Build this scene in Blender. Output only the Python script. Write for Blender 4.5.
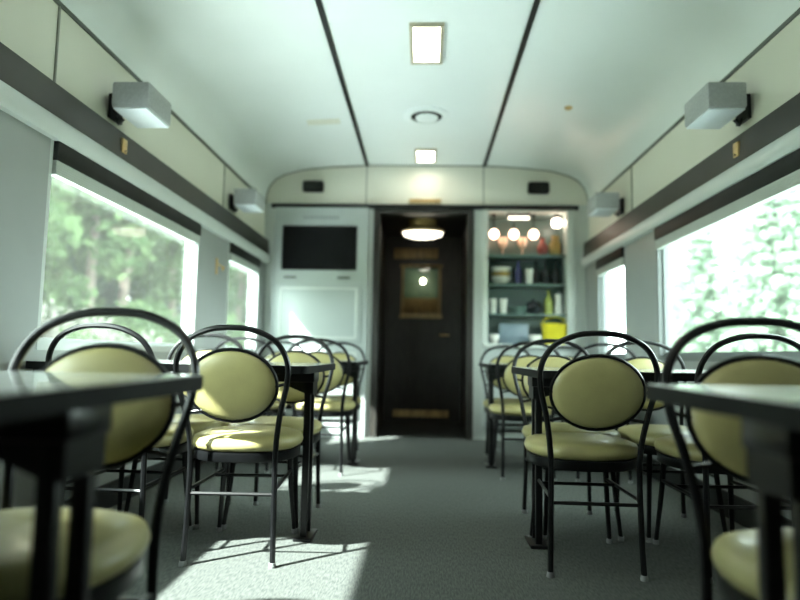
import bpy, bmesh, math, random
from mathutils import Vector, Matrix
random.seed(7)
SC = bpy.context.scene
COL = SC.collection
for o in list(bpy.data.objects): bpy.data.objects.remove(o)

# ------------------------------------------------------------------ camera
F, VX, VY, ROLL, CH, CX = 600.0, 424.0, 355.5, 0.8, 0.76, 0.01
fwd = Vector(((VX-400)/F, (VY-300)/F, 1)).normalized()       # the car's long axis in camera space (x right, y down, z ahead)
r = math.radians(ROLL)
up = Vector((math.sin(r), -math.cos(r), 0)); up = (up-fwd*up.dot(fwd)).normalized()
rt = fwd.cross(up)
if rt.x < 0: rt = -rt
right_w = Vector((rt.x, fwd.x, up.x)); down_w = Vector((rt.y, fwd.y, up.y)); look_w = Vector((rt.z, fwd.z, up.z))
cd = bpy.data.cameras.new('camera'); cam = bpy.data.objects.new('camera', cd); COL.objects.link(cam)
R3 = Matrix((right_w, -down_w, -look_w)).transposed()
cam.matrix_world = Matrix.Translation((CX, 0, CH)) @ R3.to_4x4()
cd.sensor_width = 36; cd.lens = 36*F/800; cd.clip_start = 0.02; cd.clip_end = 300
cd.dof.use_dof = True; cd.dof.focus_distance = 2.1; cd.dof.aperture_fstop = 1.2
SC.camera = cam

# ------------------------------------------------------------------ sky, sun, exposure
W = bpy.data.worlds.new('sky'); SC.world = W; W.use_nodes = True
nt = W.node_tree; nt.nodes.clear()
wo = nt.nodes.new('ShaderNodeOutputWorld'); bg = nt.nodes.new('ShaderNodeBackground')
tc = nt.nodes.new('ShaderNodeTexCoord'); nz = nt.nodes.new('ShaderNodeTexNoise'); nz.inputs['Scale'].default_value = 2.5
rp = nt.nodes.new('ShaderNodeValToRGB')
rp.color_ramp.elements[0].position = .3; rp.color_ramp.elements[0].color = (.74, .93, .92, 1)
rp.color_ramp.elements[1].position = .7; rp.color_ramp.elements[1].color = (.92, 1, .97, 1)
nt.links.new(tc.outputs['Generated'], nz.inputs['Vector']); nt.links.new(nz.outputs['Fac'], rp.inputs['Fac'])
nt.links.new(rp.outputs['Color'], bg.inputs['Color']); bg.inputs['Strength'].default_value = 5.2
nt.links.new(bg.outputs[0], wo.inputs[0])
sd = bpy.data.lights.new('sun', 'SUN'); sd.energy = 14.5; sd.angle = math.radians(1.2); sd.color = (.98, 1, .97)
sun = bpy.data.objects.new('sun', sd); COL.objects.link(sun)
sun.rotation_euler = Vector((-1, -.76, 1.12)).to_track_quat('Z', 'Y').to_euler()
vs = SC.view_settings; vs.view_transform = 'Standard'; vs.look = 'None'; vs.exposure = 1.75; vs.gamma = 1; vs.use_curve_mapping = False

# ------------------------------------------------------------------ materials
def mat(name, col, rough=.5, metal=0, emit=None, es=0, noise=0, nscale=8, bump=0, bscale=60, col2=None, coat=0, spec=.5, stretch=None, trans=0, alpha=1):
    m = bpy.data.materials.new(name); m.use_nodes = True; t = m.node_tree; b = t.nodes['Principled BSDF']
    b.inputs['Base Color'].default_value = (*col, 1); b.inputs['Roughness'].default_value = rough; b.inputs['Metallic'].default_value = metal
    b.inputs['Coat Weight'].default_value = coat; b.inputs['Specular IOR Level'].default_value = spec
    b.inputs['Transmission Weight'].default_value = trans
    if emit: b.inputs['Emission Color'].default_value = (*emit, 1); b.inputs['Emission Strength'].default_value = es
    c = t.nodes.new('ShaderNodeTexCoord'); src = c.outputs['Object']
    if stretch:
        mp = t.nodes.new('ShaderNodeMapping'); mp.inputs['Scale'].default_value = stretch
        t.links.new(src, mp.inputs['Vector']); src = mp.outputs['Vector']
    if noise or col2:
        n = t.nodes.new('ShaderNodeTexNoise'); n.inputs['Scale'].default_value = nscale; n.inputs['Detail'].default_value = 5
        t.links.new(src, n.inputs['Vector'])
        rr = t.nodes.new('ShaderNodeValToRGB'); rr.color_ramp.elements[0].position = .35; rr.color_ramp.elements[1].position = .65
        c1 = tuple(v*(1-noise) for v in col); c2 = col2 or tuple(min(1, v*(1+noise)) for v in col)
        rr.color_ramp.elements[0].color = (*c1, 1); rr.color_ramp.elements[1].color = (*c2, 1)
        t.links.new(n.outputs['Fac'], rr.inputs['Fac']); t.links.new(rr.outputs['Color'], b.inputs['Base Color'])
    if bump:
        n2 = t.nodes.new('ShaderNodeTexNoise'); n2.inputs['Scale'].default_value = bscale; n2.inputs['Detail'].default_value = 3
        t.links.new(src, n2.inputs['Vector'])
        bp = t.nodes.new('ShaderNodeBump'); bp.inputs['Strength'].default_value = bump; bp.inputs['Distance'].default_value = .004
        t.links.new(n2.outputs['Fac'], bp.inputs['Height']); t.links.new(bp.outputs['Normal'], b.inputs['Normal'])
    return m
def glass_mat(name, tint, haze=0):  # translucent share added to the pane as haze over the view outside
    m = bpy.data.materials.new(name); m.use_nodes = True; t = m.node_tree; t.nodes.clear()
    o = t.nodes.new('ShaderNodeOutputMaterial'); mx = t.nodes.new('ShaderNodeMixShader'); tr = t.nodes.new('ShaderNodeBsdfTransparent')
    gl = t.nodes.new('ShaderNodeBsdfGlossy'); lw = t.nodes.new('ShaderNodeLayerWeight')
    pw = t.nodes.new('ShaderNodeMath'); pw.operation = 'POWER'; pw.inputs[1].default_value = 5
    fr = t.nodes.new('ShaderNodeMath'); fr.operation = 'MULTIPLY_ADD'; fr.inputs[1].default_value = .5; fr.inputs[2].default_value = .03
    t.links.new(lw.outputs['Facing'], pw.inputs[0]); t.links.new(pw.outputs[0], fr.inputs[0])
    tr.inputs['Color'].default_value = (*tint, 1); gl.inputs['Roughness'].default_value = .03
    t.links.new(fr.outputs[0], mx.inputs[0]); dm = t.nodes.new('ShaderNodeMixShader'); dt = t.nodes.new('ShaderNodeBsdfTranslucent'); dm.inputs[0].default_value = haze
    t.links.new(tr.outputs[0], dm.inputs[1]); t.links.new(dt.outputs[0], dm.inputs[2]); t.links.new(dm.outputs[0], mx.inputs[1]); t.links.new(gl.outputs[0], mx.inputs[2]); t.links.new(mx.outputs[0], o.inputs[0])
    return m
M = dict(
 ceil=mat('ceiling_paint', (.82, .86, .86), .3, noise=.02, nscale=1.5, bump=.05, bscale=8),
 cream=mat('cove_paint', (.70, .69, .60), .45, noise=.02, nscale=2),
 wall=mat('wall_paint', (.30, .325, .32), .45, noise=.03, nscale=3, bump=.05, bscale=30),
 white=mat('white_paint', (.56, .60, .57), .4, noise=.02, nscale=4),
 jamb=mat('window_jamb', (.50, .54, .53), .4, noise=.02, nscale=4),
 jamb_shade=mat('window_jamb_grey', (.16, .18, .18), .5, noise=.03, nscale=4),  # jamb colour darkened for the right side, which gets no sun
 panel=mat('cabinet_paint', (.38, .42, .41), .4, noise=.03, nscale=2),
 rail=mat('rail_enamel', (.56, .60, .59), .3, noise=.02, nscale=5),
 strip=mat('strip_bronze', (.036, .035, .029), .4, .3, noise=.15, nscale=4),
 dark=mat('dark_trim', (.011, .013, .012), .5, spec=.25, noise=.2, nscale=9),
 seam=mat('seam_grey', (.10, .11, .10), .5, noise=.1, nscale=9),
 paleseam=mat('seam_pale', (.24, .25, .21), .5, noise=.1, nscale=9),
 steel=mat('black_steel', (.005, .0055, .006), .36, .1, spec=.3, noise=.2, nscale=20, coat=.12),
 vinyl=mat('yellow_vinyl', (.37, .335, .145), .4, noise=.06, nscale=10, bump=.12, bscale=160, coat=.12),
 top=mat('table_laminate', (.60, .63, .62), .24, noise=.05, nscale=50, coat=.6),
 edge=mat('table_edge', (.007, .008, .008), .6, spec=.12, noise=.2, nscale=20),
 carpet=mat('carpet', (.060, .068, .064), .95, noise=.2, nscale=60, bump=.5, bscale=240, col2=(.10, .11, .10), stretch=(3.2, .55, 1)),
 lampw=mat('lamp_glow', (.9, .85, .75), .4, emit=(1, .93, .78), es=6, noise=.01),
 lampframe=mat('lamp_frame', (.55, .50, .38), .4, .3, noise=.05),
 shade=mat('lamp_shade_fabric', (.40, .42, .43), .8, noise=.06, nscale=80, bump=.2, bscale=300),
 diff=mat('lamp_diffuser', (.74, .80, .84), .4, noise=.02),
 brass=mat('brass', (.62, .44, .20), .35, .7, noise=.1, nscale=12),
 screen=mat('screen', (.006, .006, .007), .25, spec=.15, noise=.1, nscale=3),
 wood=mat('dark_wood', (.020, .0185, .016), .45, noise=.35, nscale=6, stretch=(6, 6, 1)),
 gold=mat('gold_wood', (.42, .29, .12), .45, noise=.3, nscale=6, stretch=(6, 6, 1)),
 green=mat('vestibule_green', (.12, .20, .13), .6, noise=.3, nscale=5),
 teal=mat('hutch_back', (.13, .20, .185), .3, noise=.1, nscale=3),
 blind=mat('blind_grey', (.46, .50, .47), .6, noise=.03),
 cap=mat('grey_rubber', (.22, .23, .23), .5, noise=.1),
 ballast=mat('track_ballast', (.66, .68, .69), .95, noise=.35, nscale=9, bump=.8, bscale=14),
 blacke=mat('black_plastic', (.008, .008, .009), .5, spec=.15, noise=.2),
 peach=mat('peach_china', (.85, .62, .48), .35, noise=.05),
 china=mat('white_china', (.80, .80, .76), .25, noise=.03),
 darkb=mat('dark_bottle', (.02, .025, .03), .15, noise=.2),
 navy=mat('navy_bottle', (.05, .05, .14), .2, noise=.2),
 yel=mat('yellow_plastic', (.72, .62, .03), .4, noise=.08, nscale=10),
 amber=mat('amber', (.38, .26, .08), .3, noise=.15),
 lime=mat('lime_glass', (.38, .44, .10), .3, noise=.15),
 bluet=mat('blue_tray', (.24, .32, .38), .4, noise=.1),
 maroon=mat('maroon_glaze', (.25, .06, .05), .3, noise=.1),
 hlamp=mat('hutch_lamp_glow', (.9, .8, .7), .4, emit=(1, .82, .66), es=3, noise=.01),
 globe=mat('peach_globe_glow', (.9, .6, .45), .4, emit=(1, .62, .42), es=2.6, noise=.01),
 hstrip=mat('strip_lamp_glow', (.9, .85, .75), .4, emit=(1, .9, .7), es=1.2, noise=.01),
 clamp=mat('corridor_lamp_glow', (.9, .85, .75), .4, emit=(1, .92, .72), es=1.6, noise=.01),
 vlamp=mat('vestibule_lamp_glow', (.9, .85, .75), .4, emit=(1, .9, .7), es=16, noise=.01),
 pane=glass_mat('window_glass', (.93, .97, .95), .010), cglass=glass_mat('drinking_glass', (.92, .92, .92)),
 grass=mat('meadow', (.05, .08, .03), .9, noise=.4, nscale=.8, bump=.5, bscale=6, col2=(.10, .13, .06)),
 bark=mat('bark', (.14, .11, .09), .9, noise=.4, nscale=12, bump=.6, bscale=30, stretch=(4, 4, .6)),
 outer=mat('car_outer_steel', (.4, .42, .42), .4, .6, noise=.05),
)
def leaf_mat(name, c1, c2, tr=.35):
    m = bpy.data.materials.new(name); m.use_nodes = True; t = m.node_tree; t.nodes.clear()
    o = t.nodes.new('ShaderNodeOutputMaterial'); mx = t.nodes.new('ShaderNodeMixShader'); d = t.nodes.new('ShaderNodeBsdfDiffuse'); l = t.nodes.new('ShaderNodeBsdfTranslucent')
    c = t.nodes.new('ShaderNodeTexCoord'); n = t.nodes.new('ShaderNodeTexNoise'); n.inputs['Scale'].default_value = 1.3
    rr = t.nodes.new('ShaderNodeValToRGB'); rr.color_ramp.elements[0].position = .35; rr.color_ramp.elements[1].position = .65
    rr.color_ramp.elements[0].color = (*c1, 1); rr.color_ramp.elements[1].color = (*c2, 1)
    t.links.new(c.outputs['Object'], n.inputs['Vector']); t.links.new(n.outputs['Fac'], rr.inputs['Fac'])
    t.links.new(rr.outputs['Color'], d.inputs['Color']); t.links.new(rr.outputs['Color'], l.inputs['Color'])
    mx.inputs[0].default_value = tr
    t.links.new(d.outputs[0], mx.inputs[1]); t.links.new(l.outputs[0], mx.inputs[2]); t.links.new(mx.outputs[0], o.inputs[0])
    return m
M['leafa'] = leaf_mat('leaf_bush', (.050, .088, .040), (.105, .155, .070))
M['leafb'] = leaf_mat('leaf_conifer', (.05, .085, .06), (.10, .15, .10))
M['leafc'] = leaf_mat('leaf_brush', (.19, .19, .16), (.30, .30, .26))
M['leafd'] = leaf_mat('leaf_hazed_conifer', (.165, .245, .175), (.27, .35, .26))  # leaf colour lightened to carry the overexposed haze on the right

# ------------------------------------------------------------------ mesh helpers
def box(bm, x0, y0, z0, x1, y1, z1, bev=0):
    if x0 > x1: x0, x1 = x1, x0
    g = bmesh.ops.create_cube(bm, size=1)
    for v in g['verts']: v.co = Vector(((x0+x1)/2+v.co.x*(x1-x0), (y0+y1)/2+v.co.y*(y1-y0), (z0+z1)/2+v.co.z*(z1-z0)))
    if bev:
        es = list({e for v in g['verts'] for e in v.link_edges})
        bmesh.ops.bevel(bm, geom=es, offset=bev, segments=2, affect='EDGES', profile=.5)
    return bm
def catmull(P, n=6, closed=False):
    P = [Vector(p) for p in P]; out = []
    N = len(P); rng = range(N) if closed else range(N-1)
    for i in rng:
        a = P[(i-1) % N] if closed or i else P[0]*2-P[1]
        b, c = P[i], P[(i+1) % N]
        d = P[(i+2) % N] if closed or i+2 < N else c*2-b
        for k in range(n):
            t = k/n
            out.append(.5*((2*b)+(c-a)*t+(2*a-5*b+4*c-d)*t*t+(3*b-a-3*c+d)*t**3))
    if not closed: out.append(P[-1])
    return out
def tube(bm, pts, r0, r1=None, seg=8, closed=False):
    if r1 is None: r1 = r0
    pts = [Vector(p) for p in pts]; N = len(pts); rings = []; nrm = None
    for i, p in enumerate(pts):
        if closed: t = (pts[(i+1) % N]-pts[i-1])
        else: t = pts[min(i+1, N-1)]-pts[max(i-1, 0)]
        t.normalize()
        if nrm is None:
            a = Vector((0, 0, 1)) if abs(t.z) < .9 else Vector((0, 1, 0)); nrm = t.cross(a).normalized()
        else: nrm = (nrm-t*nrm.dot(t)).normalized()
        bn = t.cross(nrm); rr = r0+(r1-r0)*i/max(1, N-1)
        rings.append([bm.verts.new(p+(nrm*math.cos(2*math.pi*k/seg)+bn*math.sin(2*math.pi*k/seg))*rr) for k in range(seg)])
    for i in range(N if closed else N-1):
        a, b = rings[i], rings[(i+1) % N]
        for k in range(seg): bm.faces.new((a[k], a[(k+1) % seg], b[(k+1) % seg], b[k]))
    if not closed: bm.faces.new(rings[0][::-1]); bm.faces.new(rings[-1])
    return bm
def lathe(bm, prof, seg=24, sx=1, sy=1, at=(0, 0, 0), e=2.0):
    """prof: (radius, height) list from bottom to top; e = superellipse exponent of the outline"""
    rings = []
    for (rad, h) in prof:
        ring = []
        for k in range(seg):
            a = 2*math.pi*k/seg; c, s = math.cos(a), math.sin(a)
            q = (abs(c)**e+abs(s)**e)**(-1/e)
            ring.append(bm.verts.new((at[0]+rad*c*q*sx, at[1]+rad*s*q*sy, at[2]+h)))
        rings.append(ring)
    for a, b in zip(rings, rings[1:]):
        for k in range(seg): bm.faces.new((a[k], a[(k+1) % seg], b[(k+1) % seg], b[k]))
    if prof[0][0] > 1e-5: bm.faces.new(rings[0][::-1])
    if prof[-1][0] > 1e-5: bm.faces.new(rings[-1])
    return bm
def prism(bm, poly, y0, y1):
    a = [bm.verts.new((x, y0, z)) for x, z in poly]; b = [bm.verts.new((x, y1, z)) for x, z in poly]; n = len(poly)
    bm.faces.new(a); bm.faces.new(b[::-1])
    for i in range(n): bm.faces.new((a[i], b[i], b[(i+1) % n], a[(i+1) % n]))
    return bm
def obj(name, bm, m, parent=None, smooth=40):
    bmesh.ops.remove_doubles(bm, verts=bm.verts, dist=1e-6)
    bmesh.ops.recalc_face_normals(bm, faces=bm.faces)
    me = bpy.data.meshes.new(name); bm.to_mesh(me); bm.free(); me.materials.append(m)
    if smooth:
        for p in me.polygons: p.use_smooth = True
        me.set_sharp_from_angle(angle=math.radians(smooth))
    o = bpy.data.objects.new(name, me); COL.objects.link(o)
    if parent: o.parent = parent
    return o
def B(): return bmesh.new()
def struct(name, bm, m, smooth=0):
    o = obj(name, bm, m, None, smooth); o['kind'] = 'structure'; return o
def tag(o, label, cat, group=None, kind=None):
    o['label'] = label; o['category'] = cat
    if group: o['group'] = group
    if kind: o['kind'] = kind
    return o
def thing(name, label, cat, loc=(0, 0, 0), rz=0, group=None):
    o = bpy.data.objects.new(name, None); COL.objects.link(o); o.location = loc; o.rotation_euler = (0, 0, rz); o.empty_display_size = .1
    return tag(o, label, cat, group)
def children(o): return [c for c in bpy.data.objects if c.parent == o]
def dup(root, loc, rz, label, group=None):
    c = root.copy(); COL.objects.link(c); c.location = loc; c.rotation_euler = (0, 0, rz); c['label'] = label
    if group: c['group'] = group
    for ch in children(root):
        d = ch.copy(); COL.objects.link(d); d.parent = c
        for g in children(ch):
            e = g.copy(); COL.objects.link(e); e.parent = d
    return c

# ------------------------------------------------------------------ the car shell
Y0, Y1 = -3.4, 5.63          # behind the camera / end wall
XW = 1.51                    # inner face of the window wall
XO = 1.60                    # outer face
SILL, HEAD = .775, 1.625
struct('floor', box(B(), -XO, Y0, -.08, XO, Y1+.06, 0), M['carpet'])
prof = [(1.54, 2.20), (1.535, 2.28), (1.51, 2.36), (1.45, 2.435), (1.36, 2.485), (1.2, 2.53), (.9, 2.562), (.565, 2.58)]
full = [(-x, z) for x, z in prof]+prof[::-1]
poly = full+[(XO, 2.20), (XO, 2.5), (1.2, 2.72), (-1.2, 2.72), (-XO, 2.5), (-XO, 2.20)]
def extr(bm, pts, y0, y1):      # an open strip made solid: inner skin + outer skin
    return prism(bm, pts, y0, y1)
struct('ceiling', prism(B(), poly, Y0, Y1+.02), M['ceil'], 30)
WIN = [(.5, 2.0), (2.30, 3.92), (4.53, 5.25)]      # windows of both sides
WINS = {-1: WIN[:2]+[(4.53, 5.38)], 1: WIN[1:]}  # right front window left out, unseen plain wall keeps right chairs dark
tn = 0
wn = 0
for s, side in ((-1, 'left'), (1, 'right')):
    b = B()
    box(b, s*XW, Y0, 0, s*XO, Y1, SILL)
    ys = [Y0]+[v for w in WINS[s] for v in w]+[Y1]
    for i in range(0, len(ys), 2): box(b, s*XW, ys[i], SILL, s*XO, ys[i+1], HEAD)
    box(b, s*XW, Y0, HEAD, s*XO, Y1, 1.78)
    struct('wall_%s' % side, b, M['wall'])
    b = B(); box(b, s*1.54, Y0, 1.78, s*XO, Y1, 2.20)
    struct('wall_%s_upper' % side, b, M['cream'])
    # bronze strip, light rail under it, seam of the cove
    tn += 1; struct('trim_%d' % tn, prism(B(), [(s*1.54, 1.835), (s*1.498, 1.835), (s*1.484, 1.69), (s*XW, 1.69), (s*1.54, 1.78)], Y0, Y1), M['strip'])
    tn += 1; struct('trim_%d' % tn, prism(B(), [(s*XW, 1.692), (s*1.478, 1.690), (s*1.468, 1.68), (s*1.468, 1.625), (s*1.48, 1.606), (s*XW, 1.606)], Y0, Y1), M['rail'], 50)
    tn += 1; struct('trim_%d' % tn, box(B(), s*1.533, Y0, 2.192, s*1.56, Y1, 2.212), M['seam'])
    tn += 1; struct('trim_%d' % tn, box(B(), s*.548, Y0, 2.566, s*.576, Y1, 2.60), M['dark'])
    for y in (.6, 2.33, 4.43):
        tn += 1; struct('trim_%d' % tn, box(B(), s*1.535, y, 1.84, s*1.56, y+.012, 2.192), M['paleseam'])
    struct('baseboard_%s' % side, box(B(), s*(XW-.015), Y0, 0, s*XW, Y1, .12), M['dark'])
    for (a, c) in WINS[s]:
        wn += 1
        b = B(); xg = s*1.56
        # reveal boards + frame round the pane
        box(b, s*(XW-.004), a-.0, SILL-.02, s*1.59, c, SILL+.012)
        box(b, s*XW, a, SILL, s*1.59, a+.02, HEAD); box(b, s*XW, c-.02, SILL, s*1.59, c, HEAD)
        w = struct('window_%d' % wn, b, M['jamb'] if s < 0 else M['jamb_shade'])
        b = B()
        box(b, s*1.54, a+.02, SILL+.012, s*1.58, c-.02, SILL+.03)
        box(b, s*1.54, a+.02, SILL+.012, s*1.58, a+.035, HEAD); box(b, s*1.54, c-.035, SILL+.012, s*1.58, c-.02, HEAD)
        obj('pane_frame', b, M['jamb'] if s < 0 else M['jamb_shade'], w, 0)
        obj('glass_pane', box(B(), xg-.003, a+.03, SILL+.02, xg+.003, c-.03, HEAD-.01), M['pane'], w, 0)
        obj('blind_cassette', box(B(), s*1.49, a+.022, 1.527, s*1.535, c-.022, 1.612, .004), M['dark'], w)
        b = B()
        for k in range(6): box(b, s*1.495, a+.024, 1.468+k*.010, s*1.53, c-.024, 1.4765+k*.010)
        obj('blind_slats', b, M['blind'], w, 0)

# end wall around the doorway (x -.46...43) and the display niche (.60..1.33)
DX0, DX1, DZ = -.455, .435, 2.145
NX0, NX1, NZ0, NZ1 = .60, 1.335, .88, 2.135
b = B()
box(b, -XO, Y1, 0, DX0, Y1+.12, 2.2)
box(b, DX0, Y1, DZ, DX1, Y1+.12, 2.2)
box(b, DX1, Y1, 0, NX0, Y1+.12, 2.2)
box(b, NX0, Y1, 0, NX1, Y1+.12, NZ0); box(b, NX0, Y1, NZ1, NX1, Y1+.12, 2.2)
box(b, NX1, Y1, 0, XO, Y1+.12, 2.2)
struct('wall_end', b, M['white'])
b = B(); prism(b, full, Y1, Y1+.12)
struct('wall_end_upper', b, M['cream'])
tn += 1; struct('trim_%d' % tn, tube(B(), [(x, Y1-.004, z-.004) for x, z in full], .008, seg=6), M['paleseam'])
tn += 1; struct('trim_%d' % tn, box(B(), -1.47, Y1-.045, 2.15, 1.44, Y1, 2.185), M['dark'])
for x in (-.565, .555):
    tn += 1; struct('trim_%d' % tn, box(B(), x-.005, Y1-.004, 2.19, x+.005, Y1+.01, 2.575), M['paleseam'])
tn += 1; struct('trim_%d' % tn, box(B(), -XW, Y1-.02, 0, -1.432, Y1, .14), M['seam'])
b = B()
box(b, DX0-.03, Y1-.03, 0, DX0+.03, Y1+.1, DZ); box(b, DX1-.03, Y1-.03, 0, DX1+.03, Y1+.1, DZ); box(b, DX0+.03, Y1-.03, DZ-.04, DX1-.03, Y1+.1, DZ)
tn += 1; struct('trim_%d' % tn, b, M['wood'])
# unseen wall behind the camera, coloured dark to cut light on the chair backs
struct('wall_back', box(B(), -XO, Y0-.1, 0, XO, Y0, 2.7), M['wood'])

# ------------------------------------------------------------------ corridor behind the doorway
YC = 7.05
b = B()
box(b, DX0-.10, Y1+.12, 0, DX0, YC, 2.3); box(b, DX1, Y1+.12, 0, DX1+.10, YC, 2.3)
struct('wall_corridor', b, M['wood'])
struct('ceiling_corridor', box(B(), -1.05, Y1+.12, 2.16, 1.05, 9.2, 2.26), M['wood'])
struct('floor_corridor', box(B(), DX0-.6, Y1+.06, -.08, DX1+.6, 9.2, -.002), M['dark'])
# far bulkhead with a door that has a framed window
WX0, WX1, WZ0, WZ1 = -.24, .17, 1.24, 1.80
b = B()
box(b, -1.0, YC, 0, -.38, YC+.05, 2.16); box(b, .36, YC, 0, 1.0, YC+.05, 2.16); box(b, -.38, YC, 2.0, .36, YC+.05, 2.16)
struct('wall_bulkhead', b, M['wood'])
b = B()
box(b, -.38, YC, 0, .36, YC+.04, WZ0); box(b, -.38, YC, WZ1, .36, YC+.04, 2.0)
box(b, -.38, YC, WZ0, WX0, YC+.04, WZ1); box(b, WX1, YC, WZ0, .36, YC+.04, WZ1)
d = struct('door_1', b, M['wood'])
b = B()
for (x0, z0, x1, z1) in ((WX0-.045, WZ0-.045, WX1+.045, WZ0), (WX0-.045, WZ1, WX1+.045, WZ1+.03), (WX0-.03, WZ0, WX0, WZ1), (WX1, WZ0, WX1+.03, WZ1)):
    box(b, x0, YC-.015, z0, x1, YC+.045, z1, .004)
obj('window_frame', b, M['gold'], d)
obj('glass_pane', box(B(), WX0, YC+.015, WZ0, WX1, YC+.02, WZ1), M['pane'], d, 0)
obj('kick_plate', box(B(), -.34, YC-.006, .05, .30, YC, .13), M['gold'], d)
obj('door_handle', tube(B(), [(.29, YC-.0, 1.0), (.29, YC-.05, 1.0), (.19, YC-.05, 1.0)], .009), M['brass'], d)
t = obj('transom_panel', box(B(), -.36, YC-.03, 1.90, .16, YC, 2.02, .004), M['gold']); t['kind'] = 'structure'; t.name = 'trim_%d' % (tn+1); tn += 1
# next vestibule seen through that window
struct('wall_vestibule', box(B(), DX0-.6, 9.1, 0, DX1+.6, 9.2, 2.2), M['green'])
b = B(); box(b, -1.0, YC+.05, 0, -.9, 9.1, 2.2); box(b, .9, YC+.05, 0, 1.0, 9.1, 2.2)
struct('wall_vestibule_side', b, M['gold'])
struct('trim_%d' % (tn+1), box(B(), -.9, 9.0, 0, .9, 9.1, 1.62), M['gold']); tn += 1

def ceiling_lamp(name, x, y, z, w, l, label, mlamp, energy, group=None, hz=.0):
    t = thing(name, label, 'ceiling lamp', (x, y, z), 0, group)
    b = B(); e = .022
    for (a0, b0, a1, b1) in ((-w/2-e, -l/2-e, w/2+e, -l/2), (-w/2-e, l/2, w/2+e, l/2+e), (-w/2-e, -l/2, -w/2, l/2), (w/2, -l/2, w/2+e, l/2)):
        box(b, a0, b0, -.018, a1, b1, .004, .003)
    obj('frame', b, M['lampframe'], t)
    obj('diffuser', box(B(), -w/2, -l/2, -.008, w/2, l/2, .004), mlamp, t)
    return t
ceiling_lamp('ceiling_lamp', 0, 3.36, 2.576, .15, .40, 'bright rectangular recessed ceiling lamp nearest the camera, larger of the two in view', M['lampw'], 0, 'recessed lamps along the ceiling')
ceiling_lamp('ceiling_lamp', 0, 5.33, 2.576, .15, .30, 'small bright rectangular ceiling lamp right above the end wall', M['lampw'], 0, 'recessed lamps along the ceiling')
ceiling_lamp('ceiling_lamp', 0, 1.55, 2.576, .15, .40, 'rectangular ceiling lamp overhead, above the front tables', M['lampw'], 0, 'recessed lamps along the ceiling')
ceiling_lamp('ceiling_lamp', 0, -.4, 2.576, .15, .40, 'rectangular ceiling lamp behind the camera', M['lampw'], 0, 'recessed lamps along the ceiling')
# round ceiling vent
t = thing('ceiling_vent', 'round white ceiling vent with dark slot between the two ceiling lamps', 'vent', (0.005, 4.42, 2.58))
obj('rim', lathe(B(), [(.17, .0), (.175, -.012), (.15, -.022), (.12, -.018), (.12, 0)], 28), M['ceil'], t)
obj('grille', lathe(B(), [(.118, 0), (.118, -.006), (.118, -.012)], 28), M['dark'], t)
obj('cap', lathe(B(), [(.0, -.034), (.05, -.034), (.085, -.028), (.088, -.024), (.085, -.018), (.03, -.012)], 28), M['ceil'], t)
t = thing('ceiling_hatch', 'faint pale hatch plate on the left ceiling slope near the end wall', 'hatch', (-.80, 4.52, 2.569)); t.rotation_euler = (0, -.06, 0)
obj('plate', box(B(), -.13, -.05, -.006, .13, .05, .004, .003), M['cream'], t)
t = thing('warm_spot', 'tiny brass coloured spot on the right side of the ceiling', 'ceiling fitting', (1.02, 4.2, 2.547))  # brass coloured disc put in for a small warm spot
obj('disc', lathe(B(), [(.0, -.012), (.02, -.012), (.028, -.004), (.028, .006)], 16), M['brass'], t)

# corridor lamp
t = thing('corridor_lamp', 'glowing oval ceiling lamp inside the dark corridor', 'ceiling lamp', (-.02, 6.15, 2.0))
obj('base', lathe(B(), [(.19, .03), (.19, .06), (.12, .10), (.12, .16)], 28, 1.2, .7), M['brass'], t)
obj('diffuser', lathe(B(), [(0, -.035), (.10, -.028), (.16, -.005), (.175, .03)], 28, 1.2, .7), M['clamp'], t)
t = thing('vestibule_lamp', 'small bright lamp seen through the corridor door window', 'lamp', (-.02, 8.9, 1.86))
obj('bulb', lathe(B(), [(0, -.03), (.02, -.027), (.032, 0), (.02, .03), (0, .045)], 16), M['vlamp'], t)
obj('stem', tube(B(), [(0, 0, .04), (0, .1, .06), (0, .2, .06)], .012), M['brass'], t)

# ------------------------------------------------------------------ wall lamps
def wall_lamp():
    t = thing('wall_lamp', '', 'wall lamp', (0, 0, 0), 0, 'box shaded wall lamps above the windows')
    # local: +x points away from the wall
    b = B(); box(b, .055, -.13, -.055, .235, .13, .07, .012); obj('lamp_shade', b, M['shade'], t)
    obj('diffuser', box(B(), .063, -.122, -.063, .227, .122, -.054, .003), M['diff'], t)
    b = B(); box(b, 0, -.055, -.075, .02, .055, .045, .004); box(b, .018, -.02, -.02, .057, .02, .02, .003)
    tube(b, [(.01, 0, -.05), (.03, 0, -.085), (.05, 0, -.06)], .012)
    obj('bracket', b, M['steel'], t)
    return t
wl = wall_lamp(); wl.location = (-1.535, 2.80, 1.955)
wl['label'] = 'grey box wall lamp above the large left window'
dup(wl, (1.535, 2.85, 1.975), math.pi, 'grey box wall lamp above the large right window')
dup(wl, (-1.535, 4.62, 1.955), 0, 'far left grey box wall lamp, beside the end wall')
dup(wl, (1.535, 4.66, 1.955), math.pi, 'far right grey box wall lamp, beside the end wall')
for s, y, z, lab in ((-1, 2.83, 1.765, 'small brass coloured plate for the warm glow on the dark strip under the near left wall lamp'), (1, 2.85, 1.765, 'small brass coloured plate for the warm glow on the dark strip under the near right wall lamp')):
    t = thing('glow_plate', lab, 'plate', (s*1.489, y, z), 0, 'plates standing for warm glow on the window strip')  # added plate standing in for the warm glow reflected on the strip
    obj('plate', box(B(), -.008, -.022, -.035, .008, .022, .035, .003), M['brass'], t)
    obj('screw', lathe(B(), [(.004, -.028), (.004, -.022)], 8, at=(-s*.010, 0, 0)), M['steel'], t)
t = thing('coat_hook', 'small brass coat hook on the pillar between the left windows', 'hook', (-XW, 4.27, 1.38))
obj('back_plate', box(B(), 0, -.018, -.06, .008, .018, .06, .003), M['brass'], t)
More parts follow.
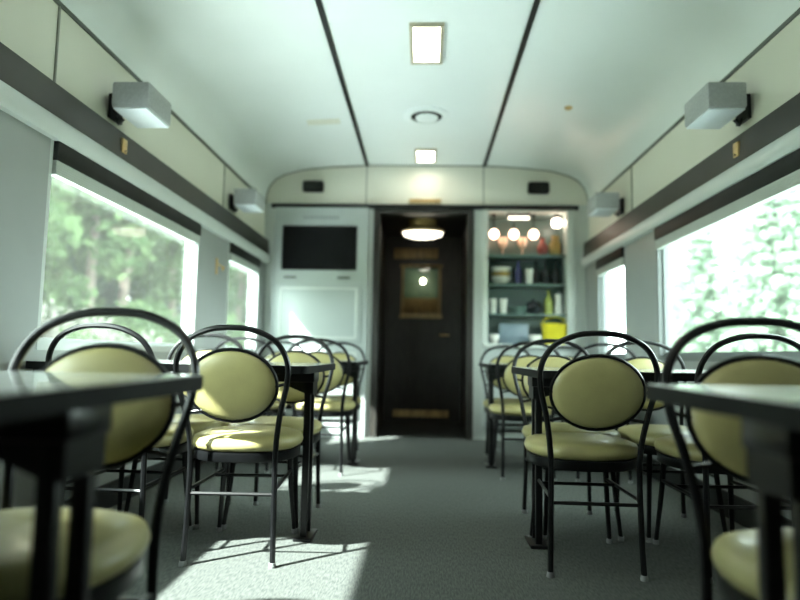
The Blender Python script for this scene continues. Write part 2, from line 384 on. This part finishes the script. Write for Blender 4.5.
obj('hook', tube(B(), catmull([(.006, 0, .02), (.04, 0, .0), (.05, 0, -.03), (.06, 0, .0)]), .006), M['brass'], t)

# black boxes high on the end wall
for x, lab in ((-1.075, 'black wall speaker high on the end wall, left one'), (1.07, 'black wall speaker high on the end wall, right one')):
    t = thing('wall_speaker', lab, 'speaker', (x, Y1, 2.355), 0, 'black speakers on the end wall')
    obj('housing', box(B(), -.10, -.07, -.055, .10, 0, .055, .02), M['blacke'], t)
    obj('grille', box(B(), -.075, -.075, -.038, .075, -.069, .038, .002), M['dark'], t)
t = thing('door_sign', 'small tan plaque above the dark doorway', 'sign', (.0, Y1, 2.225))
obj('plaque', box(B(), -.16, -.02, -.03, .16, 0, .03, .005), M['lampframe'], t)
obj('border', box(B(), -.145, -.023, -.02, .145, -.019, .02, .002), M['gold'], t)

# ------------------------------------------------------------------ left end cabinet with television
t = thing('media_cabinet', 'tall pale cabinet with a screen niche left of the doorway', 'cabinet', (-.98, Y1-.001, 0))
b = B()
T0, T1, S0, S1 = -.375, .345, 1.545, 1.975
box(b, -.45, -.05, 0, .45, 0, S0); box(b, -.45, -.05, S1, .45, 0, 2.15); box(b, -.45, -.05, S0, T0, 0, S1); box(b, T1, -.05, S0, .45, 0, S1)
obj('carcass', b, M['panel'], t, 0)
obj('lettering_strip', box(B(), -.18, -.055, 2.03, .17, -.049, 2.065, .002), M['wall'], t)  # plain strip standing for small grey lettering above the screen
for (z0, z1) in ((.86, 1.42), (.16, .82)):
    dd = obj('door', box(B(), -.41, -.066, z0, .40, -.05, z1, .004), M['panel'], t)
    b = B(); e = .018
    for (a0, c0, a1, c1) in ((-.37, z0+.04, .36, z0+.04+e), (-.37, z1-.04-e, .36, z1-.04), (-.37, z0+.04, -.37+e, z1-.04), (.36-e, z0+.04, .36, z1-.04)):
        box(b, a0, -.074, c0, a1, -.064, c1, .003)
    obj('moulding', b, M['white'], dd)
for x in (-.285, .225):
    obj('latch', box(B(), x-.06, -.058, 1.465, x+.06, -.049, 1.485, .003), M['seam'], t)
t = thing('television', 'black flat television set into the pale end cabinet', 'television', (-.995, Y1, (S0+S1)/2))
obj('screen', box(B(), -.345, -.036, -.20, .345, -.03, .20), M['screen'], t)
b = B()
for (x0, z0, x1, z1) in ((-.358, -.213, .358, -.198), (-.358, .198, .358, .213), (-.358, -.198, -.343, .198), (.343, -.198, .358, .198)): box(b, x0, -.045, z0, x1, 0, z1, .002)
obj('bezel', b, M['blacke'], t)

# ------------------------------------------------------------------ right display hutch
HY = Y1+.34
t = thing('display_cabinet', 'open shelved display cabinet right of the doorway, full of tableware', 'cabinet', (0, 0, 0))
b = B()
box(b, NX0-.03, Y1+.12, NZ0-.03, NX0, HY, NZ1+.02); box(b, NX1, Y1+.12, NZ0-.03, NX1+.03, HY, NZ1+.02)
box(b, NX0-.03, Y1+.12, NZ1, NX1+.03, HY, NZ1+.02)
obj('carcass', b, M['teal'], t, 0)
obj('back_panel', box(B(), NX0-.03, HY, NZ0-.03, NX1+.03, HY+.02, NZ1+.02), M['teal'], t, 0)
SH = [1.73, 1.45, 1.165]
for z in SH: obj('shelf', box(B(), NX0+.002, Y1+.02, z-.018, NX1-.002, HY, z, .002), M['teal'], t)
obj('worktop', box(B(), NX0-.05, Y1-.10, NZ0-.035, NX1+.07, HY, NZ0, .006), M['white'], t)
for x0, x1 in ((NX0-.04, .965), (.975, NX1+.06)):
    dd = obj('door', box(B(), x0, Y1-.05, .12, x1, Y1-.03, NZ0-.05, .004), M['panel'], t)
    obj('knob', lathe(B(), [(.012, 0), (.014, .01), (0, .016)], 12, at=(0, 0, 0)), M['steel'], dd).location = ((x1-.05) if x0 < .8 else (x0+.05), Y1-.06, .6)
b = B(); box(b, NX0-.04, Y1-.03, .10, NX1+.06, Y1, NZ0-.035)
obj('base', b, M['panel'], t, 0)
obj('side_post', box(B(), NX0-.055, Y1-.03, NZ0, NX0, Y1-.001, 2.148, .004), M['white'], t)
obj('side_post', box(B(), NX1, Y1-.03, NZ0, NX1+.075, Y1-.001, 2.148, .004), M['white'], t)

def lat(name, prof, m, label, cat, x, y, z, group=None, seg=18, sx=1, sy=1):
    o = obj(name, lathe(B(), prof, seg, sx, sy), m); o.location = (x, y, z)
    return tag(o, label, cat, group)
CUP = [(.022, 0), (.03, .01), (.045, .07), (.046, .09), (.041, .09), (.038, .07), (.02, .014), (0, .012)]
GOB = [(.035, 0), (.035, .004), (.006, .012), (.006, .08), (.03, .10), (.045, .14), (.042, .19), (.038, .19), (.04, .14), (.028, .104), (0, .098)]
BOWL = [(.04, 0), (.045, .008), (.09, .05), (.10, .075), (.094, .075), (.082, .05), (.03, .014), (0, .012)]
BOT = [(.036, 0), (.038, .01), (.038, .13), (.03, .155), (.013, .18), (.012, .225), (.015, .228), (.015, .24), (0, .24)]
TUM = [(.03, 0), (.036, .10), (.04, .15), (.036, .15), (.03, .01), (0, .008)]
# lamps lighting the top shelf
for x, lab in ((.67, 'leftmost glowing peach globe lamp in the top of the display cabinet'), (.86, 'middle glowing peach globe lamp in the top of the display cabinet'), (1.05, 'right hand glowing peach globe lamp in the top of the display cabinet')):
    t = thing('globe_lamp', lab, 'globe lamp', (x, Y1+.12, NZ1), 0, 'peach globe lamps in the display cabinet')
    obj('globe', lathe(B(), [(0, -.245), (.025, -.238), (.043, -.215), (.048, -.195), (.043, -.172), (.022, -.15)], 16), M['globe'], t)
    obj('stem', lathe(B(), [(.02, -.155), (.006, -.14), (.006, -.02), (.02, -.01), (.02, 0)], 10), M['steel'], t)
t = thing('spot_lamp', 'bright white lamp in the top right corner of the display cabinet', 'spot lamp', (1.27, Y1+.12, NZ1))
obj('bulb', lathe(B(), [(0, -.13), (.035, -.12), (.05, -.09), (.045, -.05), (.02, -.03)], 16), M['hlamp'], t)
obj('socket', lathe(B(), [(.024, -.04), (.03, -.02), (.03, 0)], 14), M['steel'], t)
t = thing('strip_lamp', 'short pale strip lamp under the top of the display cabinet', 'strip lamp', (.90, Y1+.07, NZ1))
obj('tube', box(B(), -.10, -.015, -.06, .10, .015, -.03, .008), M['hstrip'], t)
obj('holder', box(B(), -.11, -.012, -.031, .11, .012, 0, .003), M['steel'], t)
for i, x in enumerate((.765, .955)):
    lat('goblet', GOB, M['peach'], 'peach tinted goblet on the top shelf, %s of the globe lamps' % ('between the left two', 'between the right two')[i], 'goblet', x, Y1+.2, SH[0], 'goblets on the top shelf')
lat('vase', [(.03, 0), (.05, .04), (.055, .09), (.025, .14), (.02, .17), (.03, .18), (.02, .18), (0, .15)], M['maroon'], 'dark red vase on the top shelf', 'vase', 1.14, Y1+.15, SH[0])
lat('jug', [(.04, 0), (.058, .05), (.055, .12), (.035, .16), (.04, .20), (.034, .20), (0, .15)], M['amber'], 'brown jug at the right end of the top shelf', 'jug', 1.26, Y1+.15, SH[0])
for i in range(3):
    lat('bowl', BOWL, M['china'] if i != 1 else M['amber'], ('bottom cream bowl of the stack on the second shelf', 'amber bowl in the middle of the stack on the second shelf', 'top cream bowl of the stack on the second shelf')[i], 'bowl', .74, Y1+.15, SH[1]+i*.045, 'stacked bowls')
lat('bottle', BOT, M['navy'], 'navy bottle on the second shelf', 'bottle', .905, Y1+.14, SH[1])
lat('tumbler', TUM, M['china'], 'grey white tumbler on the second shelf among dark bottles', 'tumbler', 1.005, Y1+.10, SH[1])
for i, x in enumerate((1.08, 1.17, 1.27)):
    lat('bottle', BOT, M['darkb'], 'black bottle on the second shelf, %s of the three on the right' % ('left', 'middle', 'right')[i], 'bottle', x, Y1+.17, SH[1], 'black bottles', sx=1.1)
lat('tumbler', TUM, M['china'], 'white tumbler at the left end of the third shelf', 'tumbler', .665, Y1+.14, SH[2])
lat('tumbler', TUM, M['china'], 'white tumbler second from the left on the third shelf', 'tumbler', .765, Y1+.14, SH[2])
lat('bowl', BOWL, M['teal'], 'grey green bowl in the middle of the third shelf', 'bowl', .90, Y1+.14, SH[2])
lat('teapot', [(.04, 0), (.075, .03), (.085, .07), (.06, .12), (.02, .135), (.015, .15), (0, .155)], M['darkb'], 'round black pot on the third shelf', 'pot', 1.05, Y1+.14, SH[2])
lat('bottle', BOT, M['lime'], 'yellow green bottle on the third shelf', 'bottle', 1.19, Y1+.13, SH[2])
lat('vase', [(.03, 0), (.04, .05), (.03, .13), (.035, .2), (.03, .2), (0, .1)], M['china'], 'tall white vase at the right end of the third shelf', 'vase', 1.285, Y1+.13, SH[2])
lat('cup', CUP, M['china'], 'white cup at the left end of the worktop', 'cup', .67, Y1+.05, NZ0)
t = tag(obj('tray', box(B(), -.14, -.02, 0, .14, .02, .2, .01), M['bluet']), 'blue grey tray standing at the back of the worktop', 'tray'); t.location = (.87, Y1+.2, NZ0)
lat('cup', CUP, M['china'], 'white cup in the middle of the worktop', 'cup', 1.05, Y1+.05, NZ0, sx=1.3, sy=1.3)
t = thing('yellow_caddy', 'bright yellow tub at the right end of the worktop', 'tub', (1.235, Y1+.08, NZ0))
b = B(); lathe(b, [(.09, 0), (.10, .01), (.12, .19), (.127, .2), (.115, .2), (.09, .02), (0, .015)], 24, 1.0, .7, e=4); obj('tub_body', b, M['yel'], t)
obj('handle', tube(B(), catmull([(-.115, 0, .17), (-.09, 0, .24), (0, 0, .26), (.09, 0, .24), (.115, 0, .17)]), .007), M['yel'], t)

# ------------------------------------------------------------------ tables
def make_table():
    t = thing('dining_table', '', 'table', (0, 0, 0), 0, 'tables along both sides of the aisle')
    # local: aisle edge at x=0, wall at x=-1.05, depth centred on y
    L, D, H, TH = 1.08, .72, .715, .03
    def slab(grow, z0, z1, rad=.035):
        b = B(); pts = []
        for (cx, cy, a0) in ((0-rad, D/2-rad, 0), (-L+rad, D/2-rad, 90), (-L+rad, -D/2+rad, 180), (-rad, -D/2+rad, 270)):
            for k in range(6):
                a = math.radians(a0+k*18); pts.append((cx+(rad+grow)*math.cos(a), cy+(rad+grow)*math.sin(a)))
        lo = [b.verts.new((x, y, z0)) for x, y in pts]; hi = [b.verts.new((x, y, z1)) for x, y in pts]
        b.faces.new(lo[::-1]); b.faces.new(hi); n = len(pts)
        for i in range(n): b.faces.new((lo[i], lo[(i+1) % n], hi[(i+1) % n], hi[i]))
        return b
    obj('tabletop', slab(-.004, H-TH+.002, H), M['top'], t)
    obj('edge_band', slab(0, H-TH, H-.002), M['edge'], t)
    b = B(); box(b, -.62, -.055, H-TH-.045, -.03, .055, H-TH, .004)
    prism(b, [(-.035, H-TH-.045), (-.15, H-TH-.045), (-.15, H-TH-.06), (-.06, H-TH-.095), (-.035, H-TH-.095)], -.05, .05)
    obj('bracket', b, M['steel'], t)
    for y in (-.04, .04):
        obj('leg', box(B(), -.072, y-.011, .012, -.045, y+.011, H-TH-.04, .003), M['steel'], t)
    b = B(); box(b, -.095, -.075, 0, -.02, .075, .014, .004); obj('foot', b, M['steel'], t)
    obj('wall_cleat', box(B(), -L+.002, -.3, H-TH-.04, -L+.03, .3, H-TH, .003), M['steel'], t)
    return t
TY = (.82, 2.56, 4.28)
tb = make_table()
names = ('front left table, close to the camera', 'middle left table', 'rear left table near the end wall')
for i, y in enumerate(TY):
    lab = 'grey topped dining table with black edge, '+names[i]
    if i == 0: tb.location = (-.415, y, 0); tb['label'] = lab
    else: dup(tb, (-.415, y, 0), 0, lab)
    dup(tb, (.425, y, 0), math.pi, lab.replace('left', 'right'))

# ------------------------------------------------------------------ chairs (local: sitter looks to +y)
def make_chair():
    t = thing('dining_chair', '', 'chair', (0, 0, 0), 0, 'yellow round backed chairs at the tables')
    back = lambda z: -.205-.09*(z-.42)/.45           # backward lean of the hoop
    P = [(-.160, -.215, .012), (-.156, -.205, .18), (-.155, -.205, .40), (-.172, back(.54), .54), (-.197, back(.65), .65), (-.198, back(.73), .73), (-.158, back(.80), .80), (-.082, back(.838), .838), (0, back(.847), .847)]
    P = P+[(-x, y, z) for x, y, z in P[-2::-1]]
    obj('back_frame', tube(B(), catmull(P, 5), .0105, seg=8), M['steel'], t)
    cz, rw, rh = .640, .160, .128
    # oval pad: lathe about y, tilted with the hoop
    b = B(); lathe(b, [(0, -.024), (.55, -.023), (.85, -.017), (.97, -.008), (1, 0), (.97, .008), (.85, .017), (.55, .023), (0, .024)], 32, rw, rh)
    tilt = Matrix.Translation((0, back(cz), cz)) @ Matrix.Rotation(math.radians(90-0)+math.atan(.2), 4, 'X')
    b.transform(tilt)
    pad = obj('back_cushion', b, M['vinyl'], t, 60)
    b = B(); tube(b, [(rw*1.015*math.cos(a*math.pi/18), back(cz+rh*1.015*math.sin(a*math.pi/18)), cz+rh*1.015*math.sin(a*math.pi/18)) for a in range(36)], .0065, seg=6, closed=True)
    obj('cushion_rim', b, M['steel'], t)
    for s in (-1, 1):
        obj('pad_stay', tube(B(), [(s*.155, back(cz), cz), (s*.196, back(cz+.01), cz+.01)], .006, seg=6), M['steel'], t)
        obj('pad_stay', tube(B(), [(s*.11, back(.55), .55), (s*.168, back(.54), .54)], .006, seg=6), M['steel'], t)
    # seat
    b = B(); lathe(b, [(.188, .39), (.207, .40), (.213, .418), (.205, .437), (.17, .449), (.10, .455), (0, .457)], 32, 1, 1, at=(0, .022, 0), e=2.35)
    obj('seat_cushion', b, M['vinyl'], t, 60)
    b = B(); lathe(b, [(.17, .355), (.199, .355), (.203, .361), (.203, .39), (.17, .393)], 32, 1, 1, at=(0, .022, 0), e=2.35)
    obj('seat_frame', b, M['steel'], t)
    for s in (-1, 1):
        l = obj('leg', tube(B(), catmull([(s*.135, .165, .368), (s*.145, .180, .20), (s*.160, .205, .01)], 4), .0125, .009), M['steel'], t)
        obj('foot_cap', lathe(B(), [(.012, 0), (.013, .004), (.012, .018)], 10, at=(s*.160, .205, 0)), M['cap'], l)
        obj('foot_cap', lathe(B(), [(.013, 0), (.014, .004), (.012, .018)], 10, at=(s*.160, -.215, 0)), M['cap'], t)
    b = B()
    for s in (-1, 1): tube(b, [(s*.142, .174, .265), (s*.155, -.203, .265)], .007, seg=6)
    tube(b, [(-.14, .06, .265), (.14, .06, .265)], .007, seg=6)
    tube(b, [(-.155, -.203, .25), (.155, -.203, .25)], .007, seg=6)
    obj('stretcher', b, M['steel'], t)
    return t
ch = make_chair(); first = True
def chair(x, y, rz, lab):
    global first
    if first: ch.location = (x, y, 0); ch.rotation_euler = (0, 0, rz); ch['label'] = lab; first = False
    else: dup(ch, (x, y, 0), rz, lab)
PI = math.pi
for s, side, w in ((-1, 'left', None), (1, 'right', None)):
    j = (lambda a, b: a if s < 0 else b)
    k = 'yellow round backed black framed chair'
    chair(s*j(.685, .72), 1.045, PI+j(.04, -.03), k+' facing the camera at the front %s table, aisle side' % side)
    chair(s*1.155, 1.05, PI, k+' facing the camera at the front %s table, window side' % side)
    chair(s*j(.685, .625), 2.40, j(.03, -.02), k+' seen from behind at the middle %s table, aisle side' % side)
    chair(s*1.15, 2.41, j(-.05, .05), k+' seen from behind at the middle %s table, window side' % side)
    chair(s*j(.675, .68), 2.835, PI+j(-.05, .04), k+' facing the camera at the middle %s table, aisle side' % side)
    chair(s*1.12, 2.835, PI, k+' facing the camera at the middle %s table, window side' % side)
    chair(s*j(.66, .66), 4.045, j(0, .03), k+' seen from behind at the rear %s table, aisle side' % side)
    chair(s*1.13, 4.045, 0, k+' seen from behind at the rear %s table, window side' % side)
    chair(s*j(.66, .66), 4.50, PI, k+' facing the camera at the rear %s table, aisle side' % side)
    chair(s*1.13, 4.50, PI, k+' facing the camera at the rear %s table, window side' % side)

# ------------------------------------------------------------------ outside
b = B()
N = 24
gx = lambda i: -60+120*i/N
def gz(x): 
    d = max(0, abs(x)-5); return -1.3+min(d*.16, 2.6)
vv = [[b.verts.new((gx(i), -40+110*j/20, gz(gx(i))+(.15*math.sin(i*2.1+j*1.7) if abs(gx(i)) > 6 else 0))) for j in range(21)] for i in range(N+1)]
for i in range(N):
    for j in range(20): b.faces.new((vv[i][j], vv[i+1][j], vv[i+1][j+1], vv[i][j+1]))
struct('ground', b, M['grass'], 60)

b = B(); box(b, -4.6, -40, -1.32, 4.6, 70, -1.22); struct('ground_ballast', b, M['ballast'])  # unseen track bed, added pale to bounce sunlight onto the ceiling

def leafquads(b, c, R, n, size, rnd, flat=1.0):
    for _ in range(n):
        d = Vector((rnd.gauss(0, 1), rnd.gauss(0, 1), rnd.gauss(0, 1)*flat)).normalized()*R*(rnd.random()**.4)
        p = Vector(c)+d
        a = Vector((rnd.gauss(0, 1), rnd.gauss(0, 1), rnd.gauss(0, 1))).normalized(); u = a.cross(Vector((rnd.gauss(0, 1), rnd.gauss(0, 1), rnd.gauss(0, 1)))).normalized()
        s = size*rnd.uniform(.6, 1.3)
        b.faces.new([b.verts.new(p+a*s), b.verts.new(p+u*s*.55), b.verts.new(p-a*s), b.verts.new(p-u*s*.55)])
def raw(name, b, m, parent=None):
    me = bpy.data.meshes.new(name); b.to_mesh(me); b.free(); me.materials.append(m)
    o = bpy.data.objects.new(name, me); COL.objects.link(o)
    if parent: o.parent = parent
    return o
def make_broad(seed, lm, H=6.5):
    rnd = random.Random(seed)
    t = thing('broadleaf_tree', '', 'tree')
    obj('trunk', tube(B(), catmull([(0, 0, -.3), (.1, .05, H*.3), (-.05, .1, H*.6), (.05, 0, H*.85)], 4), .16, .04), M['bark'], t)
    b = B()
    for i in range(26):
        z = rnd.uniform(.12, 1)*H; rr = 1.9*math.sin(min(1, z/H*1.1)*math.pi*.8+.35)
        a = rnd.uniform(0, 6.28); q = rnd.uniform(.2, 1)*rr
        leafquads(b, (q*math.cos(a), q*math.sin(a), z), rnd.uniform(.5, .95), 130, .15, rnd)
    raw('foliage', b, lm, t)
    return t
def make_conifer(seed, lm, H=9):
    rnd = random.Random(seed)
    t = thing('conifer_tree', '', 'tree')
    obj('trunk', tube(B(), [(0, 0, -.3), (.02, 0, H*.5), (0, 0, H)], .15, .02), M['bark'], t)
    b = B()
    L = 22
    for i in range(L):
        z = .6+(H-.7)*i/L; rr = 2.0*(1-i/L)**.8+.15
        nb = 9
        for k in range(nb):
            a = 6.28*(k+rnd.random())/nb
            for q in range(5):
                f = (q+.6)/5
                leafquads(b, (rr*f*math.cos(a), rr*f*math.sin(a), z-.35*f*rr*.6), .24*(1.2-f*.5), 13, .14, rnd, .5)
    raw('foliage', b, lm, t)
    return t
def make_bush(seed, lm):
    rnd = random.Random(seed)
    t = thing('bush', '', 'bush')
    b = B()
    for i in range(7):
        a = rnd.uniform(0, 6.28)
        tube(b, [(0, 0, -.2), (.4*math.cos(a), .4*math.sin(a), .9), (.8*math.cos(a), .8*math.sin(a), 1.9)], .03, .01, seg=5)
    obj('stem', b, M['bark'], t)
    b = B()
    for i in range(16):
        a = rnd.uniform(0, 6.28); q = rnd.uniform(0, 1.1)
        leafquads(b, (q*math.cos(a), q*math.sin(a), rnd.uniform(.3, 2.1)), rnd.uniform(.35, .6), 110, .09, rnd)
    raw('foliage', b, lm, t)
    return t
bt = make_broad(1, M['leafa']); cf = make_conifer(2, M['leafb']); cp = make_conifer(4, M['leafd']); bu = make_bush(3, M['leafa']); br = make_bush(5, M['leafc'])
used = set()
def plant(src, x, y, sc, rz, lab, grp):
    z = gz(x)-.1
    if src.name in used: o = dup(src, (x, y, z), rz, lab, grp)
    else: used.add(src.name); o = src; o.location = (x, y, z); o.rotation_euler = (0, 0, rz); o['label'] = lab; o['group'] = grp
    o.scale = (sc, sc, sc)
    return o
rnd = random.Random(11)
GL, GR = 'brush along the track outside the left windows', 'pale conifers outside the right windows'
for i in range(7):
    y = 5.2+i*3.1+rnd.uniform(-.3, .3)
    plant(br if i % 2 else bu, -7.6+rnd.uniform(-.3, .3), y, rnd.uniform(.85, 1.05), rnd.uniform(0, 6), ('grey leafless looking bush' if i % 2 else 'green leafy bush')+' low outside the left windows', GL+(' grey' if i % 2 else ' green'))
for i in range(12):
    y = 6.4+i*3.0+rnd.uniform(-.2, .2)
    plant(bu if i % 3 else br, -9.9+rnd.uniform(-.2, .2), y, 1.15, rnd.uniform(0, 6), ('green' if i % 3 else 'greyish')+' undergrowth bush at the foot of the trees outside the left windows', 'undergrowth outside the left windows '+('green' if i % 3 else 'grey'))
for i in range(17):
    y = 5.5+i*4.0+rnd.uniform(-.3, .3)
    plant(bt, -12.8+rnd.uniform(-.3, .3), y, rnd.uniform(1.5, 1.65), rnd.uniform(0, 6), 'leafy green tree in the near row outside the left windows', 'near trees outside the left windows')
for i in range(17):
    y = 6+i*4.2+rnd.uniform(-.6, .6)
    plant(cf, -18.5+rnd.uniform(-.5, .5), y, 1.5, rnd.uniform(0, 6), 'dark conifer behind the leafy trees outside the left windows', 'conifers outside the left windows')
for i, (x, y, sc) in enumerate(((9.6, 16.6, .84), (9.4, 20.6, .72), (13.6, 20.6, .92), (13.4, 25.4, .75), (18, 26, .95), (12.9, 31, .6), (18, 34, .8))):
    plant(cp, x, y, sc, i*1.3, 'pale green conifer outside the right windows', GR)
for i in range(7):
    y = 12.4+i*3.4
    plant(bu, 6.9+rnd.uniform(-.3, .3), y, rnd.uniform(.6, .8), i, 'low bush outside the right windows', 'low bushes outside the right windows')
